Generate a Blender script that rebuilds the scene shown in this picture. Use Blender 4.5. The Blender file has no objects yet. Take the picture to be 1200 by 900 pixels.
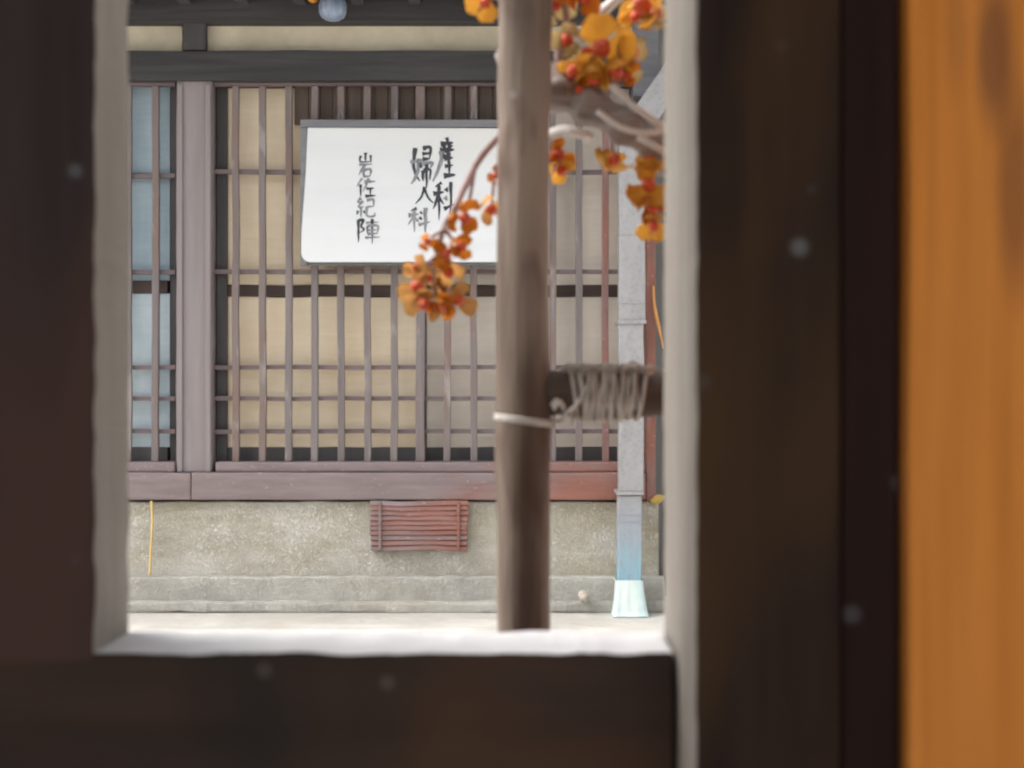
import bpy, bmesh, math, random
from mathutils import Vector, Matrix, noise
R = math.radians
random.seed(7)
SC = bpy.context.scene
COL = SC.collection

# ------------------------------------------------------------------ camera
CZ = 0.875                       # eye height above the street
F = 1666.667                     # 50 mm lens on 36 mm, for a 1200 px wide picture
cam = bpy.data.cameras.new('camera')
cam.lens = 50; cam.sensor_width = 36
cam.clip_start = 0.02; cam.clip_end = 2000
cam.dof.use_dof = True
cam.dof.focus_distance = 1.65
cam.dof.aperture_fstop = 16.5
cam.dof.aperture_blades = 0
camo = bpy.data.objects.new('camera', cam); COL.objects.link(camo)
camo.location = (0, 0, CZ); camo.rotation_euler = (R(90), 0, 0)
SC.camera = camo

# ------------------------------------------------------------------ sky, sun, exposure
SUN_EL, SUN_AZ = 56, 268         # azimuth clockwise from +Y; along the street from the left
w = bpy.data.worlds.new('World'); SC.world = w; w.use_nodes = True
nt = w.node_tree; nt.nodes.clear()
sky = nt.nodes.new('ShaderNodeTexSky'); sky.sky_type = 'NISHITA'; sky.sun_disc = False
sky.sun_elevation = R(SUN_EL); sky.sun_rotation = R(SUN_AZ)
sky.air_density = 1.0; sky.dust_density = 6.0; sky.ozone_density = 0.4
hs = nt.nodes.new('ShaderNodeHueSaturation'); hs.inputs['Saturation'].default_value = 0.14
bg = nt.nodes.new('ShaderNodeBackground'); bg.inputs['Strength'].default_value = 0.15
wo = nt.nodes.new('ShaderNodeOutputWorld')
nt.links.new(sky.outputs[0], hs.inputs['Color']); nt.links.new(hs.outputs[0], bg.inputs[0]); nt.links.new(bg.outputs[0], wo.inputs[0])
sl = bpy.data.lights.new('sun', 'SUN'); sl.energy = 1.5; sl.angle = R(60); sl.color = (1, .96, .9)
so = bpy.data.objects.new('sun', sl); COL.objects.link(so)
d = Vector((math.sin(R(SUN_AZ))*math.cos(R(SUN_EL)), math.cos(R(SUN_AZ))*math.cos(R(SUN_EL)), math.sin(R(SUN_EL))))
so.rotation_euler = d.to_track_quat('Z', 'Y').to_euler(); so.location = d*10
SC.view_settings.view_transform = 'Standard'; SC.view_settings.look = 'None'
SC.view_settings.exposure = 1.3; SC.view_settings.gamma = 1
SC.render.engine = 'CYCLES'; SC.cycles.use_denoising = True
SC.cycles.max_bounces = 8; SC.cycles.diffuse_bounces = 5

# ------------------------------------------------------------------ helpers
def P(px, py, Y):
    return Vector(((px-600)/F*Y, Y, CZ+(450-py)/F*Y))

def thing(name, label, cat, loc=(0, 0, 0), group=None):
    o = bpy.data.objects.new(name, None); COL.objects.link(o); o.location = loc
    o.empty_display_size = .1
    return tag(o, label, cat, group)

def tag(o, label=None, cat=None, group=None, kind=None):
    if label: o['label'] = label
    if cat: o['category'] = cat
    if group: o['group'] = group
    if kind: o['kind'] = kind
    return o

def wloc(o):
    v = Vector((0, 0, 0))
    while o is not None:
        v += o.location; o = o.parent
    return v

def link(name, mesh, parent=None, loc=(0, 0, 0), label=None):
    o = bpy.data.objects.new(name, mesh); COL.objects.link(o)
    if parent is not None: o.parent = parent
    o.location = Vector(loc) - (wloc(parent) if parent is not None else Vector())
    if label: o['label'] = label
    return o

def mesh_of(name, bm, mats, smooth=False):
    bm.normal_update()
    me = bpy.data.meshes.new(name); bm.to_mesh(me); bm.free()
    for m in (mats if isinstance(mats, (list, tuple)) else [mats]): me.materials.append(m)
    if smooth:
        for p in me.polygons: p.use_smooth = True
    return me

def box_bm(sx, sy, sz, bevel=.002, cuts=0, axis=2, rough=0., seg=2, nscale=40., seed=0.):
    bm = bmesh.new()
    bmesh.ops.create_cube(bm, size=1)
    for v in bm.verts: v.co = Vector((v.co.x*sx, v.co.y*sy, v.co.z*sz))
    if bevel: bmesh.ops.bevel(bm, geom=bm.edges[:], offset=min(bevel, .45*min(sx, sy, sz)), segments=seg, affect='EDGES', profile=.6)
    if cuts:
        L = (sx, sy, sz)[axis]
        nrm = Vector((0, 0, 0)); nrm[axis] = 1
        for i in range(1, cuts):
            c = Vector((0, 0, 0)); c[axis] = -L/2+L*i/cuts
            bmesh.ops.bisect_plane(bm, geom=bm.verts[:]+bm.edges[:]+bm.faces[:], plane_co=c, plane_no=nrm)
    if rough:
        for v in bm.verts:
            q = v.co*nscale + Vector((seed, seed*1.7, 0))
            v.co += rough*Vector((noise.noise(q), noise.noise(q+Vector((9, 3, 1))), noise.noise(q+Vector((1, 8, 4)))))
    return bm

def box(name, mat, x0, x1, y0, y1, z0, z1, parent=None, bevel=.002, label=None, **k):
    bm = box_bm(abs(x1-x0), abs(y1-y0), abs(z1-z0), bevel, seed=(x0*13+z0*7) % 50, **k)
    return link(name, mesh_of(name, bm, mat), parent, ((x0+x1)/2, (y0+y1)/2, (z0+z1)/2), label)

def pbox(name, mat, px0, px1, py0, py1, yf, yb, parent=None, bevel=.002, label=None, ext=None, **k):
    """box whose front face, at depth yf, covers the given picture rectangle"""
    a = P(px0, py1, yf); b = P(px1, py0, yf)
    return box(name, mat, a.x, b.x, yf, yb, a.z, b.z, parent, bevel, label, **k)

def tube_bm(bm, pts, rad, n=10, cap=True, wob=0., closed=False):
    pts = [Vector(p) for p in pts]
    rads = rad if isinstance(rad, (list, tuple)) else [rad]*len(pts)
    rings = []; up = None
    m = len(pts)
    for i, p in enumerate(pts):
        if closed: t = pts[(i+1) % m]-pts[i-1]
        else: t = (pts[min(i+1, m-1)]-pts[max(i-1, 0)])
        t.normalize()
        if up is None:
            up = Vector((0, 0, 1)) if abs(t.z) < .9 else Vector((1, 0, 0))
        side = t.cross(up).normalized(); up = side.cross(t).normalized()
        ring = []
        for k in range(n):
            a = 2*math.pi*k/n
            r = rads[i]
            if wob: r *= 1+wob*noise.noise(Vector((p.x*60+math.cos(a), p.y*60+math.sin(a), p.z*60)))
            ring.append(bm.verts.new(p+side*math.cos(a)*r+up*math.sin(a)*r))
        rings.append(ring)
    for i in range(m if closed else m-1):
        a, b = rings[i], rings[(i+1) % m]
        for k in range(n): bm.faces.new((a[k], a[(k+1) % n], b[(k+1) % n], b[k]))
    if cap and not closed:
        bm.faces.new(rings[0][::-1]); bm.faces.new(rings[-1])
    return bm

def smooth_path(pts, sub=8):
    pts = [Vector(p) for p in pts]
    if len(pts) < 3:
        return [pts[0].lerp(pts[-1], i/sub) for i in range(sub+1)]
    out = []
    for i in range(len(pts)-1):
        p0 = pts[max(i-1, 0)]; p1 = pts[i]; p2 = pts[i+1]; p3 = pts[min(i+2, len(pts)-1)]
        for s in range(sub):
            t = s/sub
            out.append(.5*((2*p1)+(p2-p0)*t+(2*p0-5*p1+4*p2-p3)*t*t+(3*p1-p0-3*p2+p3)*t**3))
    out.append(pts[-1]); return out

# ------------------------------------------------------------------ materials
class M:
    """small node-graph builder"""
    def __init__(s, name, rough=.7, spec=.3, metal=0.):
        s.m = bpy.data.materials.new(name); s.m.use_nodes = True
        s.t = s.m.node_tree; s.b = s.t.nodes['Principled BSDF']
        s.b.inputs['Roughness'].default_value = rough
        s.b.inputs['Specular IOR Level'].default_value = spec
        s.b.inputs['Metallic'].default_value = metal
        tc = s.t.nodes.new('ShaderNodeTexCoord'); oi = s.t.nodes.new('ShaderNodeObjectInfo')
        mu = s.t.nodes.new('ShaderNodeMath'); mu.operation = 'MULTIPLY'; mu.inputs[1].default_value = 37
        s.l(oi.outputs['Random'], mu.inputs[0])
        ad = s.t.nodes.new('ShaderNodeVectorMath'); ad.operation = 'ADD'
        s.l(tc.outputs['Object'], ad.inputs[0]); s.l(mu.outputs[0], ad.inputs[1])
        s.co = ad.outputs[0]; s.tc = tc
    def l(s, a, b): s.t.links.new(a, b)
    def noise(s, scale=(1, 1, 1), sc=10, det=5, ro=.6, dist=0., lo=.35, hi=.65, co=None):
        mp = s.t.nodes.new('ShaderNodeMapping'); mp.inputs['Scale'].default_value = scale
        s.l(co or s.co, mp.inputs[0])
        n = s.t.nodes.new('ShaderNodeTexNoise'); n.inputs['Scale'].default_value = sc
        n.inputs['Detail'].default_value = det; n.inputs['Roughness'].default_value = ro; n.inputs['Distortion'].default_value = dist
        s.l(mp.outputs[0], n.inputs['Vector'])
        return s.ramp(n.outputs['Fac'], lo, hi)
    def ramp(s, x, lo, hi):
        mr = s.t.nodes.new('ShaderNodeMapRange'); mr.clamp = True
        mr.inputs['From Min'].default_value = lo; mr.inputs['From Max'].default_value = hi
        s.l(x, mr.inputs['Value']); return mr.outputs[0]
    def vor(s, sc, lo, hi, scale=(1, 1, 1)):
        mp = s.t.nodes.new('ShaderNodeMapping'); mp.inputs['Scale'].default_value = scale; s.l(s.co, mp.inputs[0])
        v = s.t.nodes.new('ShaderNodeTexVoronoi'); v.inputs['Scale'].default_value = sc
        s.l(mp.outputs[0], v.inputs['Vector']); return s.ramp(v.outputs['Distance'], lo, hi)
    def mul(s, a, k):
        m = s.t.nodes.new('ShaderNodeMath'); m.operation = 'MULTIPLY'; s.l(a, m.inputs[0])
        if isinstance(k, (int, float)): m.inputs[1].default_value = k
        else: s.l(k, m.inputs[1])
        return m.outputs[0]
    def add(s, a, b, k=1.):
        m = s.t.nodes.new('ShaderNodeMath'); m.operation = 'MULTIPLY_ADD'; m.use_clamp = True
        s.l(b, m.inputs[0]); m.inputs[1].default_value = k; s.l(a, m.inputs[2]); return m.outputs[0]
    def mix(s, fac, a, b):
        n = s.t.nodes.new('ShaderNodeMix'); n.data_type = 'RGBA'; s.l(fac, n.inputs[0])
        for v, i in ((a, 6), (b, 7)):
            if isinstance(v, tuple): n.inputs[i].default_value = (*v, 1)
            else: s.l(v, n.inputs[i])
        return n.outputs[2]
    def grad(s, axis, lo, hi, coord='world'):
        """0..1 along a world axis (used for wear that keeps its place on the thing)"""
        g = s.t.nodes.new('ShaderNodeNewGeometry'); sp = s.t.nodes.new('ShaderNodeSeparateXYZ')
        s.l(g.outputs['Position'], sp.inputs[0]); return s.ramp(sp.outputs[axis], lo, hi)
    def done(s, color, bump=None, bs=.3, bd=.002, rough=None):
        if isinstance(color, tuple): s.b.inputs['Base Color'].default_value = (*color, 1)
        else: s.l(color, s.b.inputs['Base Color'])
        if bump is not None:
            b = s.t.nodes.new('ShaderNodeBump'); b.inputs['Strength'].default_value = bs; b.inputs['Distance'].default_value = bd
            s.l(bump, b.inputs['Height']); s.l(b.outputs[0], s.b.inputs['Normal'])
        if rough is not None: s.l(rough, s.b.inputs['Roughness'])
        return s.m

def wood(name, c0, c1, c2=None, axis=2, sc=30, rough=.65, spec=.25, spots=None, stain=None, bs=.35):
    m = M(name, rough, spec)
    st = [1, 1, 1]; st[axis] = .06
    g = m.noise(tuple(st), sc, 6, .65, .4, .3, .7)
    col = m.mix(g, c0, c1)
    if c2:
        b = m.noise((1, 1, 1) if axis is None else tuple(x if x == 1 else .3 for x in st), sc*.22, 3, .5, .3, .48, .68)
        col = m.mix(b, col, c2)
    if stain:
        b = m.noise((1, 1, .35), stain[1], 3, .55, .2, .56, .66); col = m.mix(m.mul(b, stain[2]), col, stain[0])
    if spots:
        v = m.vor(spots[1], .06, .14); inv = m.t.nodes.new('ShaderNodeMath'); inv.operation = 'SUBTRACT'; inv.inputs[0].default_value = 1; m.l(v, inv.inputs[1])
        k = m.noise((1, 1, 1), spots[1]*.35, 2, .5, 0, .43, .53)
        col = m.mix(m.mul(m.mul(inv.outputs[0], k), spots[2]), col, spots[0])
    return m.done(col, g, bs, .0015)

def redworn(name, bias, axis=0):
    """mauve-grey weathered lacquer with the red-brown undercoat showing"""
    m = M(name, .38, .5)
    st = [1, 1, 1]; st[axis] = .12
    g = m.noise(tuple(st), 28, 6, .65, .5, .3, .7)
    grey = m.mix(g, (.165, .125, .128), (.245, .195, .198))
    red = m.mix(g, (.19, .075, .055), (.29, .125, .095))
    n = m.noise((1, 1, 1) if axis is None else tuple(x if x == 1 else .4 for x in st), 7, 5, .6, .3, .3, .7)
    wx = m.grad(0, -.9 + bias, .32 + bias); lowz = m.grad(2, CZ-.36, CZ-.455)
    f = m.add(m.add(m.mul(wx, .66), n, .36), lowz, .14)
    f2 = m.ramp(f, .62, .92)
    col = m.mix(f2, grey, red)
    chips = m.noise((.5, 1, 1), 90, 3, .6, 0, .66, .70)
    col = m.mix(m.mul(chips, .5), col, (.50, .44, .42))
    return m.done(col, g, .3, .002)

m_slat = wood('slat_wood', (.135, .115, .115), (.225, .195, .195), (.19, .135, .12), 2, 40, .6, stain=((.34, .305, .295), 15, .65))
m_rail = wood('rail_wood', (.13, .10, .105), (.20, .155, .16), None, 0, 40, .6)
m_post = wood('post_wood', (.205, .18, .183), (.275, .245, .25), (.245, .205, .21), 2, 22, .6)
m_beam = redworn('sill_lacquer', 0.0)
m_redpost = redworn('red_post_lacquer', -.05, 2)
m_redslat = redworn('red_slat_lacquer', 0.05, 2)
m_ventwood = redworn('vent_wood', -.42, 0)
m_darkwood = wood('dark_beam_wood', (.035, .034, .037), (.065, .062, .066), None, 0, 30, .7)
m_darkv = wood('dark_post_wood', (.055, .052, .055), (.09, .085, .088), None, 2, 30, .7)
m_brownstrip = wood('brown_strip_grain', (.085, .065, .055), (.17, .13, .105), (.12, .085, .07), 2, 26, .7)
m_gaprail = wood('screen_rail_wood', (.05, .035, .032), (.09, .062, .055), None, 0, 30, .7)
m_void = wood('interior_dark', (.075, .07, .072), (.11, .105, .108), None, 2, 8, .9)

def paper(name, a, b):
    m = M(name, .85, .15)
    n = m.noise((1, 1, .25), 9, 5, .55, .2, .3, .7)
    h = m.noise((.12, 1, 1.0), 45, 4, .6, .2, .3, .7)
    col = m.mix(n, a, b)
    col = m.mix(m.mul(h, .28), col, tuple(x*.8 for x in a))
    return m.done(col, h, .35, .003)
m_tan = paper('tan_blind', (.70, .58, .42), (.80, .70, .55))
m_grey = paper('grey_blind', (.60, .54, .47), (.70, .64, .57))
m_blue = paper('sky_tinted_pane', (.27, .36, .43), (.42, .52, .58))  # sky reflected in the frosted glass, painted as its base colour

def plaster():
    m = M('cream_plaster', .9, .1)
    n = m.noise((1, 1, 1), 6, 5, .6, .2, .3, .7); f = m.noise((1, 1, 1), 120, 4, .6, 0, .3, .7)
    return m.done(m.mix(n, (.50, .45, .35), (.66, .60, .48)), f, .25, .002)
m_plaster = plaster()
m_bluepale = paper('pale_sky_tinted_pane', (.40, .50, .56), (.60, .69, .74))  # paler copy for the lower panes, their whiter reflection painted in

def concrete(name, c0, c1, dark, warm, k=1.):
    m = M(name, .9, .15)
    big = m.noise((1, 1, 1.3), 4.5, 5, .6, .3, .36, .66)
    med = m.noise((1, 1, 1), 26, 5, .7, .2, .35, .65)
    fine = m.noise((1, 1, 1), 150, 6, .8, 0, .44, .70)
    wm = m.noise((.7, 1, 2.0), 2.6, 4, .6, .4, .46, .68)
    col = m.mix(big, c0, c1)
    col = m.mix(m.mul(wm, .65), col, warm)
    col = m.mix(m.mul(med, .22*k), col, dark)
    col = m.mix(m.mul(fine, .36*k), col, dark)
    ch = m.noise((1, 1, .7), 210, 6, .8, 0, .55, .70)
    drip = m.noise((1, 1, .07), 26, 4, .6, .5, .52, .72); dp_ = m.noise((.6, 1, 1), 5, 3, .5, 0, .42, .62)
    col = m.mix(m.mul(m.mul(drip, dp_), .42), col, dark)
    pale = m.noise((.35, 1, 1.6), 4, 4, .6, .4, .50, .70)
    col = m.mix(m.mul(pale, .55), col, (.82, .80, .73))
    col = m.mix(m.mul(ch, .40*k), col, (.80, .77, .68))
    return m.done(col, fine, .9*k, .006)
m_found = concrete('foundation_render', (.64, .60, .50), (.78, .76, .69), (.22, .20, .15), (.54, .47, .32))
m_plinth = concrete('plinth_render', (.60, .58, .53), (.78, .755, .69), (.22, .215, .195), (.60, .54, .43), 1.0)
m_ground = concrete('street_concrete', (.53, .505, .465), (.63, .61, .57), (.34, .31, .27), (.50, .46, .40), .6)

def metal():
    m = M('galvanised_sheet', .5, .4, .25)
    n = m.noise((1, 1, .3), 14, 5, .7, .6, .3, .7); v = m.vor(55, .1, .6)
    col = m.mix(n, (.24, .235, .24), (.34, .335, .345)); col = m.mix(m.mul(v, .25), col, (.44, .45, .46))
    low = m.grad(2, CZ-.50, CZ-.77); hi2 = m.grad(2, CZ-.40, CZ-.52)
    col = m.mix(m.mul(hi2, .45), col, (.30, .34, .42))
    bl = m.noise((1, 1, .25), 60, 5, .7, .5, .38, .58)
    col = m.mix(m.mul(low, m.add(m.mul(bl, .6), low, .3)), col, (.20, .52, .66))
    return m.done(col, n, .25, .002)
m_metal = metal()
m_shoe = wood('white_lining', (.50, .62, .60), (.70, .76, .73), (.40, .57, .58), 2, 40, .7)
m_white = wood('sign_white', (.61, .635, .655), (.665, .69, .71), (.645, .65, .64), 0, 9, .6, .2, bs=.05)
m_signframe = wood('sign_frame_paint', (.13, .135, .15), (.20, .20, .22), None, 0, 30, .5, .4)
m_ink = wood('ink', (.025, .026, .035), (.07, .07, .085), None, 2, 90, .6)
m_inkgrey = wood('dry_ink', (.12, .125, .14), (.32, .33, .35), None, 2, 160, .7)
m_neigh = wood('neighbour_boards', (.14, .135, .13), (.21, .20, .195), None, 2, 20, .8)
m_roof = wood('roof_tile_grey', (.07, .072, .078), (.12, .122, .128), None, 1, 30, .5)
m_tip = wood('white_rafter_tip', (.62, .61, .58), (.75, .74, .70), None, 2, 30, .8)

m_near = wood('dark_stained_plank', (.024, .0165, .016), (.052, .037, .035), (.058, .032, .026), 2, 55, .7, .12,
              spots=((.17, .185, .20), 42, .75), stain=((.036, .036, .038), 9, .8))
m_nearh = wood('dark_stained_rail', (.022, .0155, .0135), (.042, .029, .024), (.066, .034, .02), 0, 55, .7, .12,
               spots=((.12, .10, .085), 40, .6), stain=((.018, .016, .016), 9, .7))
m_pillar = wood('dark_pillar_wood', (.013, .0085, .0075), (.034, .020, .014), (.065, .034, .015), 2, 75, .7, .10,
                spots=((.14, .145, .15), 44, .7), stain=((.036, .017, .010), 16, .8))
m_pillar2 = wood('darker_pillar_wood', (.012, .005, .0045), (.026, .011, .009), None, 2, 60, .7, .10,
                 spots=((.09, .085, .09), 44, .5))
def cedar():
    m = M('orange_cedar', .8, .06)
    g = m.noise((1, 1, .05), 60, 6, .65, .5, .3, .7); b = m.noise((1, 1, .10), 13, 3, .5, .3, .38, .64)
    fb = m.noise((1, 1, .03), 150, 3, .6, .2, .4, .66)
    col = m.mix(g, (.60, .18, .022), (.95, .345, .045)); col = m.mix(m.mul(b, .75), col, (.60, .235, .06))
    col = m.mix(m.mul(fb, .5), col, (.40, .135, .028))
    ge = m.t.nodes.new('ShaderNodeNewGeometry')
    for (px, py, wx, wz, k) in ((1166, 62, .0055, .022, .75), (1192, 225, .006, .03, .6), (1120, 30, .004, .02, .25)):
        c = P(px, py, .3605)
        mp = m.t.nodes.new('ShaderNodeMapping'); mp.vector_type = 'POINT'
        mp.inputs['Scale'].default_value = (1/wx, 0, 1/wz); mp.inputs['Location'].default_value = (-c.x/wx, 0, -c.z/wz)
        m.l(ge.outputs['Position'], mp.inputs[0])
        ln = m.t.nodes.new('ShaderNodeVectorMath'); ln.operation = 'LENGTH'; m.l(mp.outputs[0], ln.inputs[0])
        col = m.mix(m.mul(m.ramp(ln.outputs['Value'], 1.15, .45), k), col, (.20, .085, .04))
    return m.done(col, g, .35, .0015)
m_orange = cedar()
def reveal():
    m = M('pale_reveal_limewash', .85, .15)
    n = m.noise((1, 1, .15), 70, 5, .6, .3, .3, .7); b = m.noise((1, 1, .5), 16, 4, .6, .2, .4, .7)
    col = m.mix(n, (.25, .225, .195), (.36, .33, .295)); col = m.mix(m.mul(b, .5), col, (.27, .225, .20))
    return m.done(col, n, .4, .002)
m_reveal = reveal()
def sillm():
    m = M('white_sill_limewash', .8, .2)
    n = m.noise((.3, 1, 1), 60, 5, .6, .3, .3, .7)
    return m.done(m.mix(n, (.56, .55, .56), (.70, .69, .70)), n, .5, .003)
m_sill = sillm()

m_stake = wood('brown_cane_bark', (.13, .095, .075), (.30, .23, .185), (.36, .285, .235), 2, 90, .75, .2,
               spots=((.45, .43, .42), 55, .5), stain=((.09, .045, .03), 26, .8), bs=.8)
m_peg = wood('peg_wood', (.06, .045, .038), (.12, .09, .075), None, 0, 80, .8)
m_cord = wood('white_cotton_cord', (.50, .455, .41), (.76, .73, .69), (.36, .31, .27), 0, 160, .9, .1)
m_bark = wood('grey_vine_bark', (.17, .13, .115), (.50, .45, .43), (.22, .145, .12), 0, 140, .8, .2, bs=.9)
m_twig = wood('thin_twig_bark', (.30, .20, .19), (.46, .34, .33), None, 0, 160, .8, .2)
m_twigpale = wood('pale_twig_bark', (.60, .56, .53), (.76, .73, .71), None, 0, 160, .8, .2)

def husk(name, a, b, c):
    m = M(name, .5, .35)
    n = m.noise((1, 1, 1), 160, 4, .6, .3, .3, .7); k = m.noise((1, 1, 1), 330, 3, .6, .2, .5, .72)
    col = m.mix(n, a, b); col = m.mix(m.mul(k, .7), col, c)
    m.b.inputs['Coat Weight'].default_value = .1
    tr = m.t.nodes.new('ShaderNodeBsdfTranslucent'); m.l(col, tr.inputs['Color'])
    mx = m.t.nodes.new('ShaderNodeMixShader'); mx.inputs[0].default_value = .35
    m.l(m.b.outputs[0], mx.inputs[1]); m.l(tr.outputs[0], mx.inputs[2])
    m.l(mx.outputs[0], m.t.nodes['Material Output'].inputs['Surface'])
    return m.done(col, n, .4, .001)
m_hy = husk('yellow_husk', (.86, .48, .05), (.92, .64, .17), (.84, .33, .03))
m_ho = husk('orange_husk', (.80, .30, .025), (.84, .44, .06), (.74, .18, .02))
m_ht = husk('tan_husk', (.74, .42, .12), (.82, .60, .28), (.72, .24, .05))
m_hb = husk('cream_husk', (.66, .52, .27), (.74, .63, .38), (.70, .42, .10))
def aril():
    m = M('red_aril', .3, .5)
    n = m.noise((1, 1, 1), 150, 3, .6, .2, .3, .7)
    m.b.inputs['Subsurface Weight'].default_value = .2; m.b.inputs['Subsurface Radius'].default_value = (.003, .001, .0006)
    return m.done(m.mix(n, (.58, .05, .02), (.76, .13, .04)), n, .3, .001)
m_aril = aril()
m_blueceramic = wood('blue_grey_ceramic', (.16, .21, .32), (.30, .36, .46), (.10, .14, .24), 2, 60, .3, .5)
m_straw = wood('straw', (.62, .40, .14), (.75, .55, .25), None, 2, 90, .7)
m_bamboo = wood('orange_bamboo', (.62, .28, .09), (.72, .38, .15), None, 2, 90, .5)
m_leaf = wood('yellow_leaf', (.82, .60, .16), (.86, .70, .30), None, 2, 120, .6)
m_clay = wood('pale_clay', (.42, .36, .30), (.52, .46, .40), None, 1, 60, .8)

# ------------------------------------------------------------------ ground
Y0 = 5.557                       # front of the lattice across the street: 300 px per metre
bm = bmesh.new(); bmesh.ops.create_grid(bm, x_segments=40, y_segments=40, size=400)
g = link('street', mesh_of('street', bm, m_ground), None, (0, 0, 0)); tag(g, kind='structure', label='pale concrete street')

# ------------------------------------------------------------------ the house across the street
house = thing('townhouse', 'old timber townhouse with lattice windows and concrete base across the street', 'house', (0, Y0+2, 0))
XL, XR = -820, 757                # it runs on to the left, out of the picture
H = dict(parent=house)
# base
pbox('foundation', m_found, XL, 772, 588, 690, Y0-.03, Y0+.6, bevel=.006, cuts=60, axis=0, rough=.006, nscale=14, **H)
pbox('plinth', m_plinth, XL, 780, 676, 715, Y0-.07, Y0-.028, bevel=.008, cuts=110, axis=0, rough=.006, nscale=14, **H)
a = P(XL, 706, Y0-.125); b = P(820, 706, Y0-.125)
box('footing', m_plinth, a.x, b.x, Y0-.125, Y0-.068, 0.0, a.z, bevel=.01, cuts=110, axis=0, rough=.008, nscale=12, **H)
# sill beams, in lengths with a joint
pbox('sill_beam', m_beam, XL, 223.4, 554, 586, Y0-.055, Y0+.1, bevel=.007, cuts=70, axis=0, rough=.0018, nscale=6, label='mauve length of sill beam left of the joint', **H)
pbox('sill_beam', m_beam, 224, 757, 554, 586, Y0-.055, Y0+.1, bevel=.007, cuts=70, axis=0, rough=.0018, nscale=6, label='length of sill beam turning red towards the downpipe', **H)
pbox('sill_rail', m_beam, 252, 757, 541.5, 553.4, Y0-.034, Y0+.09, bevel=.007, cuts=70, axis=0, rough=.0018, nscale=6, **H)
pbox('sill_rail', m_beam, XL, 205, 541.5, 553.4, Y0-.03, Y0+.09, bevel=.007, cuts=70, axis=0, rough=.0018, nscale=6, **H)
# main grey post with two applied side fillets
post = pbox('post', m_post, 206.5, 248, 94, 553.2, Y0-.02, Y0+.10, bevel=.004, cuts=40, rough=.003, nscale=6, label='broad grey post between the two windows', **H)
pbox('fillet', m_post, 208, 213.5, 99, 553, Y0-.030, Y0-.0205, post, bevel=.002)
pbox('fillet', m_post, 240.5, 246.5, 99, 553, Y0-.030, Y0-.0205, post, bevel=.002)
pbox('post', m_post, -322, -280, 94, 553.2, Y0-.02, Y0+.10, bevel=.003, label='grey post at the far left end', **H)
pbox('corner_post', m_redpost, 757.5, 768.5, 94, 587, Y0-.04, Y0+.12, bevel=.003, label='red-brown corner post beside the downpipe', **H)
# lintel and plaster band
pbox('lintel', m_darkwood, XL, 742, 59, 94, Y0-.045, Y0+.12, bevel=.004, cuts=40, axis=0, rough=.003, nscale=8, **H)
pbox('upper_beam', m_darkwood, XL, 742, -40, 25.5, Y0-.06, Y0+.12, bevel=.004, **H)
for x0, x1 in ((XL, -325), (-300, 214), (241, 742)):
    pbox('plaster_panel', m_plaster, x0, x1, 25, 60, Y0+.01, Y0+.10, bevel=.004, cuts=30, axis=0, rough=.003, nscale=9, **H)
pbox('gable_panel', m_signframe, 742.5, 771, -60, 112, Y0-.05, Y0+.12, bevel=.003, label='blue-grey panel at the head of the corner', **H)
pbox('strut', m_darkv, 214.5, 240.5, 26, 58.6, Y0-.035, Y0+.09, bevel=.003, **H)
pbox('strut', m_darkv, -324.5, -300.5, 26, 58.6, Y0-.035, Y0+.09, bevel=.003, **H)
# dark room behind the windows
pbox('interior', m_void, XL, 757, 60, 552, Y0+.30, Y0+.40, bevel=0, **H)
# ---- right hand lattice window
lat = pbox('lattice_window', m_rail, 250, 757, 94.5, 100, Y0+.002, Y0+.04, bevel=.001, label='long lattice window behind the signboard', **H)
a = P(0, 541, Y0); b = P(0, 100.5, Y0)
sb = box_bm(.0265, .024, b.z-a.z, .0025, cuts=14, axis=2, rough=.0016, nscale=3.)
sb.free(); slat_mes = []
for q_ in range(5):
    sb = box_bm(.0265, .024, b.z-a.z, .0025, cuts=44, axis=2)
    for v in sb.verts:
        v.co.x += .0036*noise.noise(Vector((v.co.z*3.1, q_*7.3, 0)))+.0014*noise.noise(Vector((v.co.z*11, q_*3.3+v.co.x*30, 5)))
        v.co.y += .0015*noise.noise(Vector((v.co.z*4, q_*5.1, 2)))
    slat_mes.append(mesh_of('slat', sb, m_slat))
for i, px in enumerate([276+31*k for k in range(15)]):
    wide = (i == 7)
    o = link('slat', slat_mes[i*3 % 5], lat, (P(px, 0, Y0).x+random.uniform(-.002, .002), Y0+.012, (a.z+b.z)/2))
    o.rotation_euler = (0, random.uniform(-.0015, .0015), 0)
    if wide: o.scale = (1.3, 1, 1)
    if i == 14:
        o.data = slat_mes[i*3 % 5].copy(); o.data.materials[0] = m_redslat; o['label'] = 'slat worn to red-brown, nearest the downpipe'
for py in (201, 318.5, 430.5, 467, 505.5):
    pbox('rail', m_rail, 250, 757, py-2.6, py+2.6, Y0+.0245, Y0+.042, lat, bevel=.001, cuts=50, axis=0, rough=.0035, nscale=5)
box('jamb', m_darkv, P(250.5, 0, Y0).x, P(263, 0, Y0).x, Y0+.05, Y0+.12, P(0, 541, Y0).z, P(0, 94, Y0).z, lat)
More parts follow.
